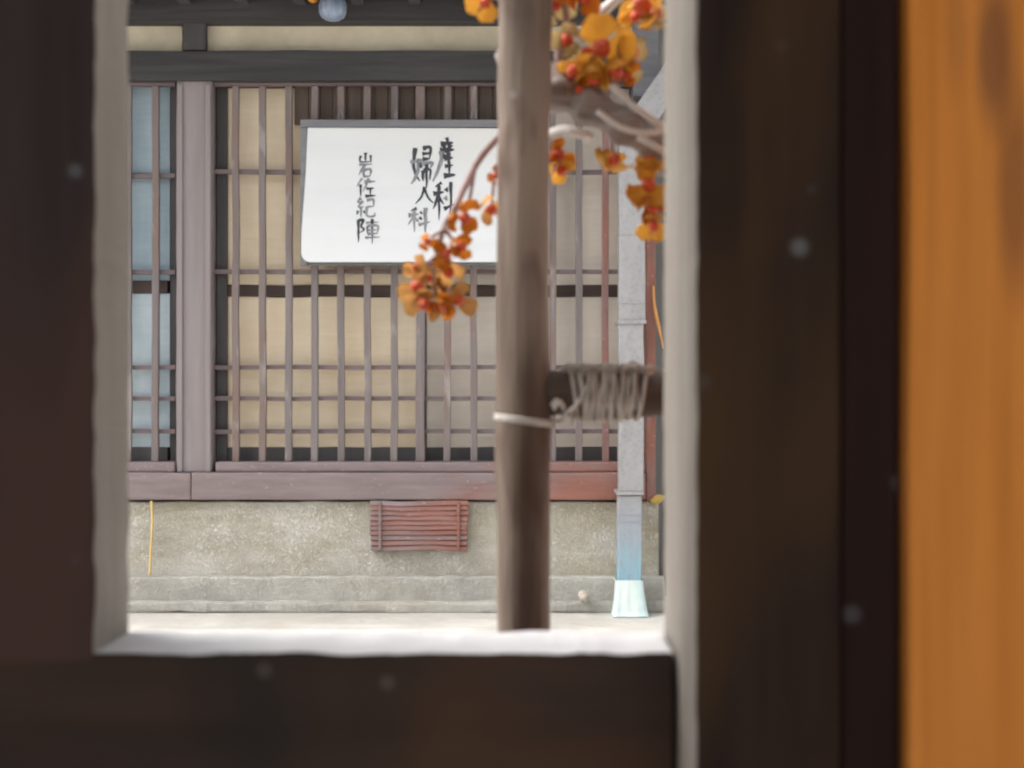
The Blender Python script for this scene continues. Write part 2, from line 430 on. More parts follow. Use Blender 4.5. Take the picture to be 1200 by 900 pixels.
# ---- sliding blinds behind it
def screen(px0, px1, yd, mat, label, rails):
    z = Y0+yd
    s = pbox('sliding_screen', m_gaprail, px0, px1, 334.5, 347.5, z, z+.03, label=label, **H)
    pbox('blind', mat, px0+2, px1-2, 104, 334, z+.008, z+.018, s, bevel=.001, cuts=30, axis=0, rough=.004, nscale=7)
    pbox('blind', mat, px0+2, px1-2, 348, 524, z+.008, z+.018, s, bevel=.001, cuts=30, axis=0, rough=.004, nscale=7)
    pbox('bottom_rail', m_void, px0, px1, 524.5, 540, z, z+.03, s)
    return s
screen(264, 495, .060, m_tan, 'tan sliding blind left of the thick slat', 0)
screen(497, 740, .095, m_grey, 'greyer beige sliding blind towards the downpipe', 0)
pbox('stile', m_darkv, 494.5, 500, 104, 541, Y0+.044, Y0+.0585, lat)
# dark brown upright strips at the head of the window, behind the top of the sign
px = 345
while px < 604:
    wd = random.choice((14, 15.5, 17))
    pbox('brown_strip', m_brownstrip, px, px+wd-.7, 100.5, 146, Y0+.044+random.uniform(0, .005), Y0+.058, lat, bevel=.001)
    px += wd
# ---- left hand window with frosted panes, sky reflection painted in as blue
lw = pbox('lattice_window', m_rail, -280, 205, 94.5, 100, Y0+.002, Y0+.04, bevel=.001, label='lattice window with blue panes left of the broad post', **H)
for k in range(16):
    px = 181-31*k
    if px < -275: break
    link('slat', slat_mes[(k*2+1) % 5], lw, (P(px, 0, Y0).x+random.uniform(-.002, .002), Y0+.012, (a.z+b.z)/2))
for py in (206, 318.5, 430.5, 467, 505.5):
    pbox('rail', m_rail, -280, 205, py-2.6, py+2.6, Y0+.0245, Y0+.042, lw, bevel=.001, cuts=50, axis=0, rough=.0035, nscale=5)
box('jamb', m_darkv, P(196, 0, Y0).x, P(206, 0, Y0).x, Y0+.05, Y0+.12, P(0, 541, Y0).z, P(0, 94, Y0).z, lw)
for x0, x1 in ((60, 199), (-90, 58), (-270, -92)):
    pbox('pane', m_blue, x0, x1, 102, 203, Y0+.06, Y0+.068, lw, bevel=.001)
    pbox('pane', m_blue, x0, x1, 209, 329, Y0+.06, Y0+.068, lw, bevel=.001)
    pbox('pane', m_bluepale, x0, x1, 344, 524, Y0+.06, Y0+.068, lw, bevel=.001)
pbox('sash_bar', m_gaprail, -280, 196, 329.5, 343.5, Y0+.052, Y0+.08, lw)
pbox('sash_bar', m_gaprail, -280, 196, 203.5, 208.5, Y0+.052, Y0+.08, lw)
pbox('bottom_rail', m_void, -280, 196, 524.5, 540, Y0+.05, Y0+.08, lw)
# ---- louvred vent in the base
vent = pbox('vent', m_void, 436, 547, 588, 645, Y0-.036, Y0-.028, bevel=.001, label='small red-brown louvred vent in the base', **H)
n = 10
for i in range(n):
    y0 = 588+i*57.5/n
    o = pbox('louvre', m_ventwood, 434+random.uniform(-.8, .8), 548+random.uniform(-.8, .8), y0+.05, y0+57.5/n-.15, Y0-.062, Y0-.037, vent, bevel=.003, cuts=20, axis=0, rough=.005, nscale=9)
    o.rotation_euler = (R(-14), 0, 0)
for px in (445, 537):
    pbox('batten', m_ventwood, px-1.6, px+1.6, 588, 644, Y0-.071, Y0-.064, vent, bevel=.001)
# ---- eave: tiled pent roof on white-tipped rafters
zr = P(0, -24, Y0-.45).z
tipx = [190+72*k for k in range(-14, 8)]
for px in tipx:
    x = P(px, 0, Y0-.45).x
    r = box('rafter', m_darkv, x-.022, x+.022, Y0-.44, Y0+.0, zr+.0, zr+.06, house, bevel=.002)
    r.rotation_euler = (R(5), 0, 0)
    r2 = box('rafter_tip', m_tip, x-.0225, x+.0225, Y0-.452, Y0-.4405, zr+.0, zr+.06, r, bevel=.001)
    r2.location = (0, -.228, 0)
ro = box('eave_roof', m_roof, P(XL, 0, Y0).x, P(775, 0, Y0).x, Y0-.50, Y0+.10, zr+.062, zr+.12, house, bevel=.004)
ro.rotation_euler = (R(5), 0, 0)
for k in range(24):
    x = P(XL, 0, Y0).x+.06+k*.213
    if x > P(770, 0, Y0).x: break
    bm = tube_bm(bmesh.new(), [(0, -.33, .035), (0, .33, .035)], .035, 10)
    link('tile_ridge', mesh_of('tile_ridge', bm, m_roof, True), ro, wloc(ro)+Vector((x-wloc(ro).x, 0, 0)))
box('upper_wall', m_plaster, P(XL, 0, Y0).x, P(757, 0, Y0).x, Y0+.05, Y0+.3, CZ+1.60, CZ+1.78, house)
mr_ = box('main_roof', m_roof, P(XL, 0, Y0).x, P(765, 0, Y0).x, Y0-.12, Y0+4.3, CZ+2.52, CZ+2.60, house, bevel=.004)
mr_.rotation_euler = (R(20), 0, 0)
box('side_wall', m_neigh, P(757, 0, Y0).x-.03, P(757, 0, Y0).x-.0, Y0+.12, Y0+4, 0, CZ+1.72, house)

# ------------------------------------------------------------------ neighbour, set back beyond the corner
nb = thing('neighbouring_house', 'grey boarded side wall beyond the red corner post', 'house', (2, Y0+1.5, 0))
x = P(768, 0, Y0).x+.02; i = 0
while x < 3.2:
    box('wall_board', m_neigh, x, x+.146, Y0+.32+.006*(i % 2), Y0+.36, 0.0, 2.5, nb, bevel=.003)
    x += .15; i += 1
box('wall_cap', m_signframe, .5, 3.2, Y0+.26, Y0+.40, 2.51, 2.60, nb)

# ------------------------------------------------------------------ downpipe
dp = thing('downpipe', 'square grey metal downpipe with white flared foot beside the red post', 'downpipe', tuple(P(740, 722, Y0-.1)))
yp0, yp1 = Y0-.205, Y0-.128
def pipe_section(py0, py1, x0, x1, mat=None):
    return pbox('pipe_section', mat or m_metal, x0, x1, py0, py1, yp0, yp1, dp, bevel=.005, cuts=16, axis=2, rough=.0025, nscale=9, seg=3)
pipe_section(158, 375.6, 725.8, 756.2)
pipe_section(379, 576, 725.4, 754.6)
pipe_section(580.5, 684, 724.2, 752)
for py, x0, x1 in ((377.3, 724, 757.5), (578.2, 723, 754.5)):
    pbox('strap', m_metal, x0, x1, py-2.2, py+2.2, yp0-.006, Y0-.04, dp, bevel=.002)
for py, x0, x1 in ((603, 723.9, 752.4), (611, 723.9, 752.4), (275, 725.4, 756.6), (355, 725.2, 755.8)):
    pbox('seam', m_metal, x0, x1, py-.8, py+.8, yp0-.002, yp1+.002, dp, bevel=.0008)
# diagonal length up to the gutter
pa = P(741, 158, (yp0+yp1)/2); pb_ = P(800, 72, (yp0+yp1)/2)
L = (pb_-pa).length
o = link('pipe_elbow', mesh_of('pipe_elbow', box_bm(.098, .09, L+.09, .006, cuts=10, axis=2, rough=.002, nscale=9), m_metal), dp, (pa+pb_)/2+Vector((0, .001, 0)))
o.rotation_euler = (0, math.atan2(pb_.x-pa.x, pb_.z-pa.z), 0)
# flared foot, like a cloth or sheet skirt
bm = bmesh.new(); rings = []
for i in range(9):
    t = i/8
    c = P(738.0+1.0*t, 680+47*t, yp0-.004); hw = (15.6+5.2*t**1.4)/F*yp0; hd = .0425+.012*t**1.6
    ring = []
    for k in range(40):
        an = 2*math.pi*k/40
        cx, sy = math.cos(an), math.sin(an)
        q = max(abs(cx), abs(sy)); rip = 1+.05*t*math.sin(an*11+2)
        ring.append(bm.verts.new((c.x+cx/q*hw*rip, (yp0+yp1)/2-.014*t+sy/q*hd*rip, max(c.z+.004*t*math.sin(an*5), .004))))
    rings.append(ring)
for a_, b_ in zip(rings, rings[1:]):
    for k in range(40): bm.faces.new((a_[k], b_[k], b_[(k+1) % 40], a_[(k+1) % 40]))
o = link('pipe_foot', mesh_of('pipe_foot', bm, m_shoe, True), dp, (0, 0, 0)); o['label'] = 'white flared foot of the downpipe'

# ------------------------------------------------------------------ small things along the wall
bm = tube_bm(bmesh.new(), [P(683, 697, Y0-.11), P(685, 701, Y0-.18)], [.019, .019], 20, cap=False)
tube_bm(bm, [P(685, 701, Y0-.18), P(684.7, 700.5, Y0-.173), P(683.5, 698, Y0-.12)], [.0185, .0155, .015], 20, cap=True)
t_ = link('drain_stub', mesh_of('drain_stub', bm, m_clay, True)); tag(t_, 'stubby pale drain pipe poking out low left of the downpipe', 'pipe')
bm = tube_bm(bmesh.new(), smooth_path([P(177.5, 587, Y0-.052), P(178.5, 610, Y0-.062), P(177, 640, Y0-.062), P(175.5, 674, Y0-.055)], 5), .0045, 8)
t_ = link('straw_stalk', mesh_of('straw_stalk', bm, m_straw, True)); tag(t_, 'thin yellow straw stalk leaning on the concrete base at left', 'stalk')
bm = tube_bm(bmesh.new(), smooth_path([P(765.5, 335, Y0-.055), P(767.5, 362, Y0-.07), P(777.5, 408, Y0-.09)], 6), [.005]*6+[.007]*4+[.004]*3, 8)
t_ = link('bamboo_splint', mesh_of('bamboo_splint', bm, m_bamboo, True)); tag(t_, 'orange bamboo splint sticking out of the red corner post', 'splint')
bm = bmesh.new(); rows = []
for i in range(7):
    t = i/6; hw = .019*math.sin(math.pi*(.08+.84*t))
    rows.append([bm.verts.new((-.028+.056*t, .004*math.sin(t*3), hw*s+.008*(1-abs(s))+.012*t)) for s in (-1, -.5, 0, .5, 1)])
for r0, r1 in zip(rows, rows[1:]):
    for k in range(4): bm.faces.new((r0[k], r1[k], r1[k+1], r0[k+1]))
bmesh.ops.solidify(bm, geom=bm.faces[:], thickness=.0012)
t_ = link('leaf', mesh_of('leaf', bm, m_leaf, True), None, P(771, 587, Y0-.05)); tag(t_, 'small yellow leaf caught on the base under the red post', 'leaf')
# ornament under the eave
orn = thing('hanging_ornament', 'small blue-grey rounded ornament hanging under the dark eave beam', 'ornament', tuple(P(389, 22, Y0-.20)))
bm = bmesh.new(); rings = []
c = P(390, 10, Y0-.20)
prof = [(0, .055), (.02, .053), (.036, .044), (.047, .028), (.053, .008), (.052, -.014), (.044, -.032), (.030, -.042), (.0, -.045)]
for r_, z_ in prof:
    rings.append([bm.verts.new((r_*math.cos(2*math.pi*k/20), r_*math.sin(2*math.pi*k/20), z_)) for k in range(20)])
for a_, b_ in zip(rings, rings[1:]):
    for k in range(20): bm.faces.new((a_[k], b_[k], b_[(k+1) % 20], a_[(k+1) % 20]))
bmesh.ops.remove_doubles(bm, verts=bm.verts[:], dist=1e-5)
link('bell', mesh_of('bell', bm, m_blueceramic, True), orn, c)
bm = tube_bm(bmesh.new(), [c+Vector((0, 0, .05)), c+Vector((0, 0, .10))], .003, 6)
link('string', mesh_of('string', bm, m_ho), orn)
bm = bmesh.new(); bmesh.ops.create_uvsphere(bm, u_segments=12, v_segments=8, radius=.022)
link('bead', mesh_of('bead', bm, m_ho, True), orn, c+Vector((-.075, 0, .043)))

# ------------------------------------------------------------------ signboard
sg = thing('signboard', 'white wooden signboard with black brush calligraphy hung on the lattice', 'sign', tuple(P(495, 310, Y0-.05)))
fr = pbox('frame', m_signframe, 352, 618, 140, 311, Y0-.045, Y0-.022, sg, bevel=.003)
pbox('frame_rim', m_signframe, 352, 618, 140, 148.5, Y0-.070, Y0-.0455, fr, bevel=.003)
pbox('frame_rim', m_signframe, 352, 359.5, 149, 311, Y0-.064, Y0-.0455, fr, bevel=.003)
for hx in (399, 555):
    bm = tube_bm(bmesh.new(), [P(hx-3.5, 139, Y0-.05), P(hx, 125, Y0-.02), P(hx+3.5, 139, Y0-.05)], .0022, 6)
    link('hook', mesh_of('hook', bm, m_metal), sg)
# the white panel: slightly wider at its foot, where it leans out from the frame, soft lower corners
bm = bmesh.new()
yt, yb = Y0-.060, Y0-.085
def pan(px, py):
    t = (py-150)/(307-150); y = yt+(yb-yt)*t
    return P(px, py, y)
out = [(360.5, 149.5), (614, 150.5), (616, 250), (616.5, 295)]
for k in range(6):
    an = k/5*math.pi/2; out.append((606.5+10*math.cos(an), 297+10*math.sin(an)))
for k in range(6):
    an = k/5*math.pi/2; out.append((363-10*math.sin(an), 296+11*math.cos(an)))
out += [(353.5, 270), (358.5, 200)]
fv = [bm.verts.new(pan(*p)) for p in out]; bvv = [bm.verts.new(pan(*p)+Vector((0, .014, 0))) for p in out]
bm.faces.new(fv[::-1] if False else fv); bm.faces.new(bvv[::-1])
for k in range(len(out)):
    bm.faces.new((fv[k], bvv[k], bvv[(k+1) % len(out)], fv[(k+1) % len(out)]))
bmesh.ops.recalc_face_normals(bm, faces=bm.faces[:])
panel = link('panel', mesh_of('panel', bm, m_white), sg, (0, 0, 0))

CH = {
 'san': [[(.5, 1.04), (.56, .92)], [(.12, .88), (.9, .91)], [(.3, .86), (.38, .74)], [(.72, .87), (.6, .74)], [(.08, .7), (.98, .74)], [(.2, .7), (.12, .4), (-.35, -.06)], [(.42, .62), (.33, .5)], [(.35, .5), (.92, .54)], [(.38, .32), (.88, .35)], [(.6, .66), (.68, .1)], [(.3, .08), (1.02, .11)]],
 'ka': [[(.42, 1), (.12, .88)], [(.02, .7), (.52, .75)], [(.3, .92), (.29, 0)], [(.28, .66), (.02, .3)], [(.3, .6), (.5, .42)], [(.58, .85), (.7, .75)], [(.54, .62), (.67, .52)], [(.5, .3), (1.02, .43)], [(.82, 1.02), (.83, -.04)]],
 'fu': [[(.22, .97), (.1, .5), (.4, .12)], [(.4, .7), (.28, .3), (0, .05)], [(-.05, .6), (.45, .66)], [(.55, .95), (.92, .98), (.88, .68)], [(.55, .82), (1, .84)], [(.55, .68), (.88, .69)], [(.5, .58), (.47, .45)], [(.5, .56), (1.02, .59), (.95, .46)], [(.58, .4), (.57, .12)], [(.58, .4), (.93, .41), (.9, .15)], [(.75, .56), (.74, -.06)]],
 'jin': [[(.5, 1), (.36, .5), (0, 0)], [(.5, .86), (.7, .4), (1, .04)]],
 'iwa': [[(.5, 1), (.5, .66)], [(.15, .88), (.15, .64), (.87, .65)], [(.86, .9), (.86, .6)], [(.05, .52), (.95, .54)], [(.45, .52), (.03, .1)], [(.35, .3), (.35, .02)], [(.35, .3), (.84, .32), (.78, .02)], [(.35, .04), (.8, .05)]],
 'sa': [[(.3, 1), (.0, .55)], [(.2, .68), (.2, 0)], [(.4, .8), (1, .84)], [(.66, 1), (.35, .28)], [(.52, .45), (.96, .48)], [(.73, .46), (.72, .06)], [(.45, .05), (1.02, .08)]],
 'ki': [[(.25, 1), (.08, .8), (.3, .78)], [(.38, .85), (.1, .55), (.42, .56)], [(.25, .55), (.25, .0)], [(.08, .35), (.02, .15)], [(.38, .35), (.45, .2)], [(.55, .88), (.93, .91), (.9, .55)], [(.58, .55), (.9, .57)], [(.57, .56), (.57, .1), (1, .08), (1, .27)]],
 'jinn': [[(.08, .98), (.08, 0)], [(.08, .95), (.32, .96), (.2, .7), (.34, .55), (.15, .42)], [(.42, .85), (1, .88)], [(.7, 1.02), (.7, -.06)], [(.48, .7), (.48, .35)], [(.48, .7), (.93, .72), (.92, .36)], [(.48, .53), (.92, .54)], [(.48, .37), (.92, .38)], [(.36, .2), (1.06, .23)]],
}
def brush(key, px0, px1, py0, py1, wpx, mats, dry=()):
    bm = bmesh.new(); off = 0
    for si, st in enumerate(CH[key]):
        pts = [Vector((px0+(px1-px0)*x, py1-(py1-py0)*y, 0)) for x, y in st]
        path = smooth_path(pts, 10)
        n_ = len(path); L_, R_ = [], []
        k_ = wpx*random.uniform(1.0, 1.7)
        for i, p in enumerate(path):
            t = i/(n_-1); tn = (path[min(i+1, n_-1)]-path[max(i-1, 0)]).normalized()
            nr = Vector((-tn.y, tn.x, 0)); p = p+Vector((.9*noise.noise(Vector((p.x*.11, p.y*.11, 2))), 0, 0))
            wv = k_*(.55+.45*math.cos(min(t*6, math.pi/2)*1.2-.6))*(1-.72*max(0, (t-.55)/.45)**1.4)
            wv *= 1+.25*noise.noise(Vector((p.x*.4, p.y*.4, si)))
            off_ = .0008+.00007*si
            for lst, s in ((L_, 1), (R_, -1)):
                q = pan(p.x+nr.x*wv*.5*s, p.y+nr.y*wv*.5*s); q.y -= off_; lst.append(bm.verts.new(q))
        mi = 1 if si in dry else 0
        for i in range(n_-1):
            f_ = bm.faces.new((L_[i], L_[i+1], R_[i+1], R_[i])); f_.material_index = mi
        f_ = None
    o_ = link('brush_character', mesh_of('brush_character', bm, mats), panel, (0, 0, 0))
    return o_
INK = [m_ink, m_inkgrey]
brush('san', 514, 533, 163, 210, 5.0, INK, (5,))
brush('ka', 507, 533, 214, 258, 4.0, INK, (6,))
brush('fu', 482, 506, 172, 218, 3.7, INK, (1, 2, 7))
brush('jin', 487, 508, 219, 239, 3.0, INK)
brush('ka', 478, 503, 244, 272, 3.4, INK, (1, 2, 3, 4, 7, 8))
brush('iwa', 420, 437, 179, 208, 2.8, INK, (3, 4, 5, 6, 7))
brush('sa', 418, 440, 209, 231, 2.7, INK, (0, 2, 3))
brush('ki', 418, 439, 232, 255, 2.6, INK, (0, 1, 2, 5, 6, 7))
brush('jinn', 418, 444, 257, 284, 2.6, INK, (2, 5, 6, 7, 8))

# ------------------------------------------------------------------ near wall with the opening we look through
D1, D2, DR = .40, .436, .363
def plank(name, mat, rev, face_dir, x0, x1, y0, y1, z0, z1, parent, axis, cuts, rough, label=None, bevel=.0016, win=None):
    cx, cy, cz = (x0+x1)/2, (y0+y1)/2, (z0+z1)/2
    bm = box_bm(x1-x0, y1-y0, z1-z0, bevel, cuts=0)
    # fine cuts only where the camera can see it, coarse elsewhere
    lo, hi = win; c0 = (cx, cy, cz)[axis]; nrm = Vector((0, 0, 0)); nrm[axis] = 1
    for i in range(cuts+1):
        p = Vector((0, 0, 0)); p[axis] = lo+(hi-lo)*i/cuts-c0
        bmesh.ops.bisect_plane(bm, geom=bm.verts[:]+bm.edges[:]+bm.faces[:], plane_co=p, plane_no=nrm)
    fd = Vector(face_dir)
    half = abs(fd.x)*(x1-x0)/2+abs(fd.z)*(z1-z0)/2
    for v in bm.verts:
        s = v.co.dot(fd)
        if s > half-.004:
            t = v.co[axis]+c0
            q = Vector((t*95, v.co.y*60, 3.3)); q2 = Vector((t*330, v.co.y*120, 8.1))
            v.co += fd*(rough*noise.noise(q)+rough*.45*noise.noise(q2))
            v.co.y += rough*.5*noise.noise(q+Vector((0, 0, 7)))
    bm.normal_update()
    for f_ in bm.faces:
        if f_.normal.dot(fd) > .55 and f_.calc_center_median().dot(fd) > half-.004: f_.material_index = 1
    return link(name, mesh_of(name, bm, [mat, rev]), parent, (cx, cy, cz), label)
pw = thing('plank_wall', 'dark stained plank wall with pale-edged opening, at left and below', 'wall', (0, D1, 0))
xl = P(112, 0, D1).x; zs = P(0, 765, D1).z; xr = P(815, 0, DR).x
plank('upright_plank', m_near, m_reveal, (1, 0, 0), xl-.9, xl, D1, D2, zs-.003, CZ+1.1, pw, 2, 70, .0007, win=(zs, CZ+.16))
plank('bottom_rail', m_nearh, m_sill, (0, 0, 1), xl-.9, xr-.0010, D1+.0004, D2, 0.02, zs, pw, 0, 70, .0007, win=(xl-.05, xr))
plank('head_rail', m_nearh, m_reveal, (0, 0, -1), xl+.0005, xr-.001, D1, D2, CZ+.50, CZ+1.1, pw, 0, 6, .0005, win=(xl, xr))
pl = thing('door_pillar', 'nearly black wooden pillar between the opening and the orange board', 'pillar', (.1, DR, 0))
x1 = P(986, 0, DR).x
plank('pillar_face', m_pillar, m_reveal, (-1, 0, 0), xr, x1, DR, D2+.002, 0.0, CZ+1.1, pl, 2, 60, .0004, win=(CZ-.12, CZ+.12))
dO = .3605
ob = thing('cedar_board', 'bright orange-brown cedar board along the right edge', 'board', (.2, dO, 0))
x2 = P(1063, 0, dO).x
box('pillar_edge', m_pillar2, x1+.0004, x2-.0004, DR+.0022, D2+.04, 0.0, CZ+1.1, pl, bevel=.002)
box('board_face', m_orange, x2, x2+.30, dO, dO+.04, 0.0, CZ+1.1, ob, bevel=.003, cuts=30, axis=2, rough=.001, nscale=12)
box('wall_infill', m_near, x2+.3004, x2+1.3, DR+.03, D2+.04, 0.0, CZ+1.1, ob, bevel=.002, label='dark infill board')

c_ = box('shade_ceiling', m_pillar2, -2.6, 2.6, -1.6, D1-.02, CZ+1.02, CZ+1.06, None, bevel=.003); tag(c_, kind='structure', label='unseen dark overhead boarding added to dim the near wall')  # unseen overhead cover, added and sized to cut light from behind the camera
for sx in (-1, 1):  # unseen sides, added with the cover above to dim the front light
    c_ = box('shade_wall', m_near, sx*2.6-.03, sx*2.6+.03, -1.6, D1-.02, 0.0, CZ+1.015, None, bevel=.003); tag(c_, kind='structure', label='unseen dark side wall added to dim the near wall')
# ------------------------------------------------------------------ cane stake, peg and cord just outside the opening
DV = .55
r0 = 31/F*DV
pts, rad = [], []
for i in range(90):
    t = i/89; z = .001+t*(CZ+.5-.02)
    pyv = 450-(z-CZ)/DV*F
    cx = 613.5+ (450-pyv)*.0035 + 1.5*math.sin(z*19)
    p = P(cx, 0, DV); p.z = z; pts.append(p)
    rad.append(r0*(1.01+.035*math.sin(z*31)+.03*noise.noise(Vector((z*40, 0, 0)))+.06*math.exp(-((z-CZ+.03)/.008)**2)))
stake = link('cane_stake', mesh_of('cane_stake', tube_bm(bmesh.new(), pts, rad, 28, wob=.06), m_stake, True))
tag(stake, 'upright brown cane stake standing in the middle of the opening', 'stake')
pegz = P(0, 462, DV).z; pr = 26/F*DV
pts = [P(640+i*7, 0, DV)*Vector((1, 1, 0)) if False else Vector((P(640+i*7, 0, DV).x, DV+.002, pegz+.0006*math.sin(i))) for i in range(32)]
peg = link('wooden_peg', mesh_of('wooden_peg', tube_bm(bmesh.new(), pts, [pr*(1+.05*math.sin(i*1.3)) for i in range(32)], 18, wob=.08), m_peg, True))
tag(peg, 'short dark crosswise peg joined to the cane stake and bound with cord', 'peg')
bm = bmesh.new()
cr = .0008
x_a, x_b = P(672, 0, DV).x, P(756, 0, DV).x
def wind(turns, xs, xe, lift, r_, sd):
    out_ = []
    for i in range(turns*20+1):
        an = 2*math.pi*i/20+sd; t = i/(turns*20)
        rr = pr+lift+.0009*abs(noise.noise(Vector((an*.35, sd, 0))))
        x_ = xs+(xe-xs)*t+.0022*noise.noise(Vector((an*.16, sd, 1)))+.0010*math.sin(an)*(1 if sd > 2 else -1)
        out_.append(Vector((x_, DV+.002+math.cos(an)*rr, pegz+math.sin(an)*rr*1.02)))
    tube_bm(bm, out_, [r_*(1+.25*noise.noise(Vector((i*.13, sd, 4)))) for i in range(len(out_))], 6)
wind(13, x_a, x_b-.003, .0002, .00075, 1.0)
wind(9, x_b-.001, x_a+.003, .0011, .0007, 2.3)
wind(6, x_a+.001, x_b-.006, .0018, .0006, 3.7)
for k in range(90):                                # frayed fibres standing off the winding
    xx = random.uniform(x_a-.003, x_b+.002); c = Vector((xx, DV+random.uniform(-.006, .004), pegz+pr*math.cos(random.uniform(-.5, .5))+.0014))
    tube_bm(bm, smooth_path([c+Vector((-.003, 0, -.0008)), c+Vector((0, -.001, random.uniform(.0006, .0022))), c+Vector((random.uniform(.001, .005), .001, random.uniform(-.001, .001)))], 4), random.uniform(.00022, .0004), 4)
lz = P(0, 493, DV).z
lp = []
for i in range(2*40+1):
    an = 2*math.pi*i/40
    lp.append(Vector((P(613.5, 0, DV).x+math.cos(an)*(r0*1.015+cr*.6), DV+math.sin(an)*(r0*1.015+cr*.6), lz+.0016*math.cos(an)*-1+.0018*(i/80-.5)*1.4)))
lp += smooth_path([lp[-1]+Vector((.004, -.004, .0005)), P(664, 484, DV-.008), P(676, 474, DV-.010), P(688, 452, DV-.006)], 6)
tube_bm(bm, lp, cr, 7)
for k, (dx, dz) in enumerate(((2, 4), (-3, -3), (3, -1), (0, 2))):
    c = P(654+dx*.6, 474+dz*.7, DV-.0095)
    tube_bm(bm, smooth_path([c+Vector((-.002, 0, -.001)), c+Vector((0, -.0012, .0012)), c+Vector((.002, .0008, -.0012))], 5), cr*.7, 7)
tube_bm(bm, smooth_path([P(732, 436, DV-.002), P(736, 427, DV-.004), P(743, 424, DV-.004), P(748, 428, DV-.003), P(768, 434, DV)], 6), .0006, 6)
cord = link('binding_cord', mesh_of('binding_cord', bm, m_cord, True)); tag(cord, 'white cotton cord wound round the dark peg and cane stake', 'cord')

# ------------------------------------------------------------------ bittersweet vine with open fruit
vine = thing('bittersweet_vine', 'bittersweet vine with split yellow husks and red berries beside the stake', 'plant', (P(640, 0, DV+.04).x, DV+.04, CZ+.05))
DB = DV+.025
def rough_tube(path, rads, n_=16, wob=.25):
    return tube_bm(bmesh.new(), path, rads, n_, wob=wob)
path = smooth_path([P(600, 62, DB+.02), P(650, 103, DB), P(690, 124, DB-.005), P(735, 148, DB-.005), P(790, 184, DB+.005), P(860, 220, DB+.02)], 10)
n_ = len(path)
bm = rough_tube(path, [.0074+.0012*math.sin(i*.7)+.0010*noise.noise(Vector((i*.35, 1, 2))) for i in range(n_)], 20, .35)
o = link('stem', mesh_of('stem', bm, m_bark, True), vine); o['label'] = 'thick grey stem slanting down to the right'
path = smooth_path([P(716, 100, DB-.013), P(742, 124, DB-.014), P(772, 146, DB-.012), P(800, 170, DB-.006)], 8)
bm = rough_tube(path, [.0016+.0004*noise.noise(Vector((i*.5, 4, 2))) for i in range(len(path))], 10)
tube_bm(bm, smooth_path([P(700, 130, DB-.013), P(730, 150, DB-.014), P(764, 156, DB-.014), P(782, 148, DB-.010)], 8), .0013, 8, wob=.3)
tube_bm(bm, smooth_path([P(748, 160, DB-.012), P(768, 172, DB-.013), P(790, 186, DB-.008)], 8), .0016, 8, wob=.3)
link('bark_highlight', mesh_of('bark_highlight', bm, m_twigpale, True), vine)  # pale strands: the highlight along the stem is put into their colour
def twig(pts, r_, mat=m_twig):
    path = smooth_path(pts, 8)
    bm = tube_bm(bmesh.new(), path, [r_*(1-.45*i/len(path)) for i in range(len(path))], 8, wob=.2)
    return link('twig', mesh_of('twig', bm, mat, True), vine)
twig([P(680, 45, DB), P(700, 20, DB+.01), P(735, -12, DB+.015), P(780, -60, DB+.02)], .0030, m_twigpale)
twig([P(640, 160, DB), P(660, 153, DB-.008), P(676, 156, DB-.010), P(691, 159, DB-.006), P(684, 163, DB-.004)], .0026, m_twigpale)
twig([P(660, 105, DB), P(655, 60, DB), P(664, 25, DB), P(655, -30, DB)], .0020)
twig([P(610, 140, DB+.01), P(580, 165, DB+.01), P(556, 196, DB+.01), P(535, 240, DB), P(520, 268, DB), P(512, 300, DB), P(508, 350, DB)], .0017)
twig([P(535, 240, DB), P(528, 262, DB-.002), P(505, 278, DB-.002)], .0010)
twig([P(556, 196, DB+.01), P(552, 225, DB+.005), P(546, 250, DB)], .0010)
twig([P(520, 268, DB), P(530, 280, DB-.003), P(540, 288, DB-.003)], .0010)
twig([P(512, 300, DB), P(500, 310, DB), P(490, 318, DB)], .0010)
twig([P(510, 330, DB), P(525, 345, DB), P(538, 352, DB)], .0010)
twig([P(600, 170, DB+.01), P(588, 190, DB), P(580, 204, DB), P(576, 245, DB)], .0011)
twig([P(740, 160, DB), P(762, 178, DB-.004), P(763, 215, DB-.005), P(766, 262, DB-.005)], .0011)
twig([P(705, 140, DB), P(715, 165, DB), P(720, 185, DB)], .0011)
twig([P(640, 150, DB+.005), P(654, 170, DB+.003), P(658, 205, DB+.003)], .0011)
twig([P(690, 118, DB), P(692, 100, DB-.006), P(703, 72, DB-.008)], .0013)
twig([P(700, 122, DB), P(720, 100, DB-.005), P(742, 70, DB-.005)], .0012)
twig([P(735, -12, DB+.015), P(745, 0, DB+.005), P(754, 12, DB)], .0012)
twig([P(560, -40, DB+.01), P(568, -15, DB), P(570, 4, DB)], .0012)

